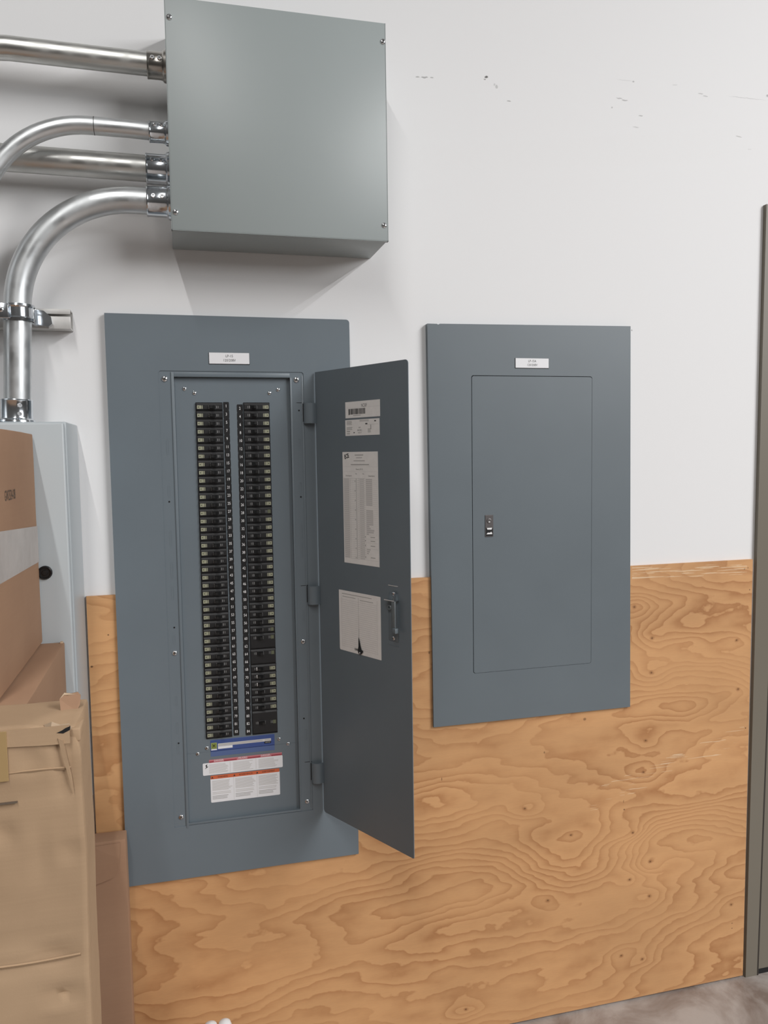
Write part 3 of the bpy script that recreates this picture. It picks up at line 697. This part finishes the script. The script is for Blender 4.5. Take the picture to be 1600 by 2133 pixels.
for x in (.1235, .1435, .1520, .1708): b.box(x, x+.0004, yy-.00012, yy, zb, zt, 'print_g')
b.box(.1005, .1009, yy-.00012, yy, zb, zt, 'print_g'); b.box(.2165, .2168, yy-.00012, yy, zb, 1.49, 'print_l')
o = b.build('circuit_directory', door, 0); o['label'] = 'long printed circuit directory sheet'
# ruled card
b = MB().prism(rrect(.0752, .2202, 1.0762, 1.2170, (.004, .001, .001, .001)), IN-.0004, IN, 'paper'); yy = IN-.0004
lines(b, .086, .200, 1.2070, 1.2120, yy, 1, 'print_g', .1, .3); lines(b, .088, .135, 1.2010, 1.2050, yy, 1, 'print_g', 0, .3); lines(b, .150, .205, 1.1985, 1.2030, yy, 1, 'print_g', .2, .3)
for i in range(24): z = 1.1955-i*.0047; b.box(.0845, .208, yy-.0001, yy, z-.0003, z+.0003, 'print_l')
for x, kk in ((.0840, 'print_l'), (.1445, 'print_g'), (.2085, 'print_l')): b.box(x, x+.0007, yy-.00012, yy, 1.085, 1.206, kk)
b.box(.1285, .1440, yy-.0001, yy, 1.0830, 1.0890, 'print_g'); b.box(.1330, .1435, yy-.0002, yy, 1.0850, 1.0865, 'print')
o = b.build('blank_schedule_card', door, 0); o['label'] = 'ruled card with an empty table, below the directory'
# key hanging in front of the card
b = MB().prism([(.1460, 1.1160), (.1475, 1.1120), (.1520, 1.0960), (.1550, 1.0890), (.1600, 1.0868), (.1600, 1.0830), (.1570, 1.0830), (.1555, 1.0795), (.1520, 1.0775), (.1480, 1.0778), (.1445, 1.0800), (.1430, 1.0840), (.1438, 1.0890), (.1455, 1.0950)], IN-.0030, IN-.0018, 'black')
b.lathe([(.0018, 0), (.0018, .0004)], (.1500, IN-.0030, 1.0812), (0, -1, 0), 'label', 16); b.tube([(.1465, IN-.0015, 1.135), (.1465, IN-.0023, 1.114)], .0004, 'print_g', 6)
b.build('key', door, 0)
# latch
b = MB().box(.2462, .2768, IN-.0012, IN, 1.1265, 1.2300, 'paint', .0006); b.box(.2462, .2768, IN-.0006, IN, 1.2460, 1.2474, 'zinc'); b.box(.2462, .2768, IN-.0006, IN, 1.1160, 1.1172, 'paint')
b.build('latch_plate', door)
b = MB().box(.2475, .2800, IN-.0150, IN-.001, 1.2165, 1.2182, 'zinc'); b.add([(.2660, IN-.001, 1.2330), (.2700, IN-.001, 1.2400), (.2790, IN-.015, 1.2182), (.2740, IN-.015, 1.2182), (.2660, IN, 1.2330), (.2700, IN, 1.2400), (.2790, IN-.013, 1.2170), (.2740, IN-.013, 1.2170)], [[0, 3, 2, 1], [4, 5, 6, 7], [0, 1, 5, 4], [1, 2, 6, 5], [2, 3, 7, 6], [3, 0, 4, 7]], 'zinc')
b.build('latch_bracket', door)
MB().box(.2690, .2800, IN-.0140, IN-.0090, 1.1540, 1.2165, 'latch', .0012).build('latch_bar', door)
MB().box(.2745, .2855, IN-.0180, IN-.0085, 1.1480, 1.1590, 'paint_r', .0015).build('latch_button', door)
b = MB().lathe([(.0060, 0), (.0060, .004), (.0048, .0055), (.0028, .0055), (.0028, .002)], (.2545, IN-.0012, 1.1995), (0, -1, 0), 'latch', 20).build('lock_barrel', door)
for x, z in ((.2630, 1.2295), (.2620, 1.1330)): screw(x, IN-.0012, z, door, .0046)

# ------------------------------------------------------------------ right panelboard (closed)
pr = thing('panelboard', 'closed grey panel with flush door and small latch, right of the open one', 'electrical panel')
rx0, rx1, rz0, rz1 = .5725, 1.1290, .8397, 1.8465
ol = [(.5775, rz0), (1.1330, .8393), (1.1255, 1.8500), (.604, 1.8430), (.600, 1.8405), (.5965, 1.8425), (.5722, 1.8425)]
gx0, gx1, gz0, gz1 = .6845, 1.0160, .9685, 1.7195
m = MB().prism(ol, -.0165, -.0010, 'paint_r', [rrect(gx0, gx1, gz0, gz1, .006)]); m.build('trim_plate', pr, 30)
MB().box(gx0-.002, gx1+.002, -.0080, -.0070, gz0-.002, gz1+.002, 'void').build('backing', pr, 0)
rd = MB().prism(rrect(gx0+.0016, gx1-.0008, gz0+.0008, gz1-.0016, .0055), -.0166, -.0120, 'paint_r').build('door', pr, 30)
n2 = nameplate(pr, .8019, .8925, 1.7391, 1.7630, -.0165, 'LP-15A', '120/208V'); n2['label'] = 'white nameplate reading LP-15A'
b = MB().box(.7186, .7403, -.0182, -.0160, 1.3165, 1.3715, 'lockplate', .0006).box(.7205, .7388, -.0190, -.0180, 1.3185, 1.3395, 'black', .0004)
b.lathe([(.0062, 0), (.0062, .0012), (.0045, .0016), (.002, .0016)], (.7290, -.0180, 1.3570), (0, -1, 0), 'lockplate', 20); b.box(.7262, .7322, -.0200, -.0180, 1.3560, 1.3568, 'void')
b.box(.7270, .7310, -.0200, -.0180, 1.3530, 1.3556, 'white')
b.prism([(.7222, 1.3390), (.7366, 1.3392), (.7350, 1.3345), (.7240, 1.3350)], -.0193, -.0188, 'white'); b.prism([(.7210, 1.3230), (.7370, 1.3230), (.7362, 1.3265), (.7340, 1.3290), (.7310, 1.3268), (.7250, 1.3272)], -.0193, -.0188, 'white')
b.build('latch', rd, 0)
MB().lathe([(.003, 0), (.0028, .003), (.001, .004)], (1.1318, -.0005, 1.4985), (0, -1, 0), 'slot', 12).build('screw', pr)

# ------------------------------------------------------------------ cardboard boxes
def rough_box(x0, x1, y0, y1, z0, z1, k, amp=.003, res=.02, seed=0, rad=.006, dents=()):
    b = bmesh.new(); bmesh.ops.create_cube(b, size=1)
    sx, sy, sz = x1-x0, y1-y0, z1-z0
    for v in b.verts: v.co = Vector((v.co.x*sx, v.co.y*sy, v.co.z*sz))
    bmesh.ops.bevel(b, geom=b.edges[:], offset=rad, segments=2, affect='EDGES', profile=.6)
    for ax, size in ((0, sx), (1, sy), (2, sz)):
        nn = min(90, int(size/res))
        for i in range(1, nn):
            co = [0, 0, 0]; no = [0, 0, 0]; co[ax] = -size/2+size*i/nn; no[ax] = 1
            bmesh.ops.bisect_plane(b, geom=b.verts[:]+b.edges[:]+b.faces[:], plane_co=co, plane_no=no)
    cc = Vector(((x0+x1)/2, (y0+y1)/2, (z0+z1)/2))
    for v in b.verts:
        w = v.co+cc; p_ = Vector((w.x*6+seed, w.y*6, w.z*6))
        nv = noise.noise_vector(p_)*amp+noise.noise_vector(p_*4)*amp*.35
        w = w+nv
        for (dx_, dy_, dz_, ra, rb, push) in dents:
            q = math.sqrt(((w.x-dx_)/ra)**2+((w.z-dz_)/rb)**2+((w.y-dy_)/max(ra, .04))**2)
            if q < 1: w = w+Vector(push)*(1-q)**1.0
        if w.z < .0005: w.z = .0005
        v.co = w
    return MB().bm(b, k)
# upper brown box (taped)
A = rough_box(-.70, -.296, -.615, -.2095, 1.1675, 1.5785, 'card_brown', .0010, .05, 3, .003)
ca = tag(A.build('cardboard_box', smooth=40), 'brown cardboard box with wide clear tape across its side, topmost of the stack', 'box', 'cardboard boxes stacked at the left')
t = MB(); xa = -.2952
t.add([(xa, -.2115, 1.3985), (xa, -.612, 1.4220), (xa, -.612, 1.340), (xa, -.2115, 1.3280), (xa-.0006, -.2115, 1.3985), (xa-.0006, -.612, 1.4220), (xa-.0006, -.612, 1.340), (xa-.0006, -.2115, 1.3280)],
      [[0, 3, 2, 1], [4, 5, 6, 7], [0, 1, 5, 4], [2, 3, 7, 6], [1, 2, 6, 5], [3, 0, 4, 7]], 'tape'); t.build('tape_strip', ca, 0)
t = MB(); vs, fs = glyphs('GW2324-08', 'CENTER')   # stamped code on the side facing +x
t.add([(xa+.0002, -.455+x_*.0235*.72, 1.470+z_*.0235*1.05) for x_, z_ in vs], fs, 'stamp'); t.build('printed_code', ca, 0)
# second brown box
B = rough_box(-.70, -.2550, -.622, -.2095, .0, 1.1645, 'card_brown', .0012, .06, 9, .003)
cb_ = tag(B.build('cardboard_box', smooth=40), 'brown cardboard box carrying the taped one, with its top folded flat', 'box', 'cardboard boxes stacked at the left')
MB().box(-.2625, -.2570, -.222, -.213, 1.1640, 1.1675, 'card_torn', .001).build('cardboard_scrap', cb_, 0)
# flattened box against the wall
D = rough_box(-.56, -.1655, -.072, -.024, 0.0, .6800, 'card_brown', .0016, .03, 21, .003)
cdn = tag(D.build('cardboard_box', smooth=40), 'flat reddish brown cardboard box standing by the wall under the open panel', 'box', 'cardboard boxes stacked at the left')
fl = MB(); FL = [(-.238, .672), (-.238, .585), (-.205, .594), (-.188, .600), (-.1835, .612), (-.1800, .640), (-.1765, .674)]
fl.add([(x, -.0755 if z > .65 else -.0790, z) for x, z in FL]+[(x, -.0735 if z > .65 else -.0770, z) for x, z in FL],
       [list(range(7))[::-1], [7+i for i in range(7)]]+[[i, (i+1) % 7, 7+(i+1) % 7, 7+i] for i in range(7)], 'card_brown')
fl.build('flap', cdn, 0)
# big tan box in front
Cc = rough_box(-.66, -.1672, -.745, -.630, .0, 1.1700, 'card_tan', .0024, .009, 40, .006,
               dents=((-.172, -.745, 1.17, .06, .045, (-.010, .012, -.012)), (-.185, -.745, 1.11, .018, .06, (-.004, .006, 0)), (-.212, -.745, .842, .04, .012, (0, .010, .003)), (-.27, -.745, 1.022, .022, .012, (0, .010, 0)), (-.30, -.745, 1.075, .20, .012, (0, .004, 0)), (-.30, -.745, .868, .18, .012, (0, .004, 0)), (-.30, -.745, .835, .14, .010, (0, .004, 0)), (-.225, -.745, .99, .008, .06, (0, .004, 0)), (-.23, -.745, 1.12, .02, .02, (0, .004, 0)), (-.185, -.745, .985, .02, .012, (0, .006, 0)), (-.205, -.745, .782, .035, .010, (0, .009, 0)), (-.205, -.745, .762, .035, .010, (0, -.005, 0))))
cc_ = tag(Cc.build('cardboard_box', smooth=50), 'tall tan cardboard box with a crushed torn top corner, nearest the camera', 'box', 'cardboard boxes stacked at the left')
# folded top edge flaps, score lines, tape and tears
f1 = MB(); ys = -.7475
def sheet(mb, pts, th, k):
    n = len(pts); off = Vector((0, th, 0)); vs = [Vector(p) for p in pts]+[Vector(p)+off for p in pts]
    mb.add(vs, [list(range(n)), [n+i for i in range(n)][::-1]]+[[i, n+i, n+(i+1) % n, (i+1) % n] for i in range(n)], k)
xs = [-.66+.02*i for i in range(25)]
for i in range(len(xs)-1):
    za = 1.1430+.0015*sin(xs[i]*40); zb_ = 1.1430+.0015*sin(xs[i+1]*40)
    if xs[i+1] > -.180: break
    sheet(f1, [(xs[i], ys, za), (xs[i+1], ys, zb_), (xs[i+1], ys+.0008, 1.1665), (xs[i], ys+.0008, 1.1665)], .0022, 'card_tan')
f1.build('folded_flap', cc_, 60)
f2 = MB(); sheet(f2, [(-.1985, -.688, 1.166), (-.1780, -.684, 1.166), (-.1735, -.680, 1.174), (-.1725, -.676, 1.1865), (-.1770, -.672, 1.1905), (-.1860, -.672, 1.1890), (-.1950, -.674, 1.1915), (-.2010, -.678, 1.1840)], .002, 'card_brown')
sheet(f2, [(-.2010, -.678, 1.1840), (-.1950, -.674, 1.1915), (-.1860, -.672, 1.1890), (-.1770, -.672, 1.1905), (-.1780, -.6735, 1.1880), (-.1860, -.6735, 1.1868), (-.1945, -.6755, 1.1890)], .0022, 'card_torn'); f2.build('torn_flap', cc_, 0)
f3 = MB(); sheet(f3, [(-.214, -.735, 1.166), (-.203, -.741, 1.171), (-.193, -.742, 1.1665), (-.181, -.742, 1.167), (-.178, -.742, 1.160), (-.190, -.7440, 1.155), (-.197, -.7455, 1.150), (-.206, -.746, 1.154)], .002, 'card_torn'); f3.build('torn_flap', cc_, 0)
f3 = MB(); sheet(f3, [(-.1950, -.7485, 1.150), (-.1885, -.7492, 1.147), (-.1850, -.7490, 1.125), (-.1800, -.748, 1.098), (-.1775, -.7472, 1.070), (-.1830, -.7478, 1.092), (-.1900, -.7485, 1.122)], .0015, 'card_tan'); f3.build('torn_flap', cc_, 0)
MB().prism([(-.1965, 1.1575), (-.188, 1.1560), (-.1795, 1.1600), (-.1790, 1.1650), (-.1850, 1.1630), (-.1900, 1.1600)], -.7475, -.7440, 'void').build('tear', cc_, 0)
f5 = MB(); f5.box(-.1835, -.1675, -.735, -.640, 1.1380, 1.1575, 'card_tan', .003); f5.build('corner_fold', cc_, 50)
for zc, x_a, x_b in ((1.107, -.66, -.181), (.838, -.66, -.179)):
    c_ = MB(); nn = 24
    for i in range(nn):
        xa_, xb_ = x_a+(x_b-x_a)*i/nn, x_a+(x_b-x_a)*(i+1)/nn; za, zb_ = zc+.0012*sin(xa_*37+zc*9), zc+.0012*sin(xb_*37+zc*9)
        c_.add([(xa_, -.7440, za-.0035), (xb_, -.7440, zb_-.0035), (xb_, -.7461, zb_), (xa_, -.7461, za), (xb_, -.7440, zb_+.0012), (xa_, -.7440, za+.0012)], [[0, 1, 2, 3], [3, 2, 4, 5]], 'card_tan')
    c_.build('score_line', cc_, 0)
MB().box(-.66, -.2500, -.7485, -.7440, 1.0665, 1.0678, 'stamp').build('slit', cc_, 0)
f6 = MB().box(-.66, -.2590, -.7490, -.7470, 1.098, 1.1665, 'tape_y', .0004); f6.build('tape_strip', cc_, 0)

# small white plastic bundle at bottom edge of view
wb = MB()
for dx_, r_ in ((-.014, .017), (.016, .016)):
    prof = [(.0005, -.02)]+[(r_*(.75+.25*cos(a)), r_*sin(a)) for a in [radians(q) for q in (-60, -30, 0, 25, 45, 60, 75)]]
    wb.lathe([(r_*1.2, -.2915), (r_*1.3, -.1), (r_, -.02), (r_*.95, 0), (r_*.75, .009), (r_*.4, .013), (.0005, .014)], (.018+dx_, -.2, .2925), (0, 0, 1), 'bag', 20)
tag(wb.build('white_bundle'), 'white rounded twin-lobed object barely showing at the bottom edge of the photo', 'bundle')
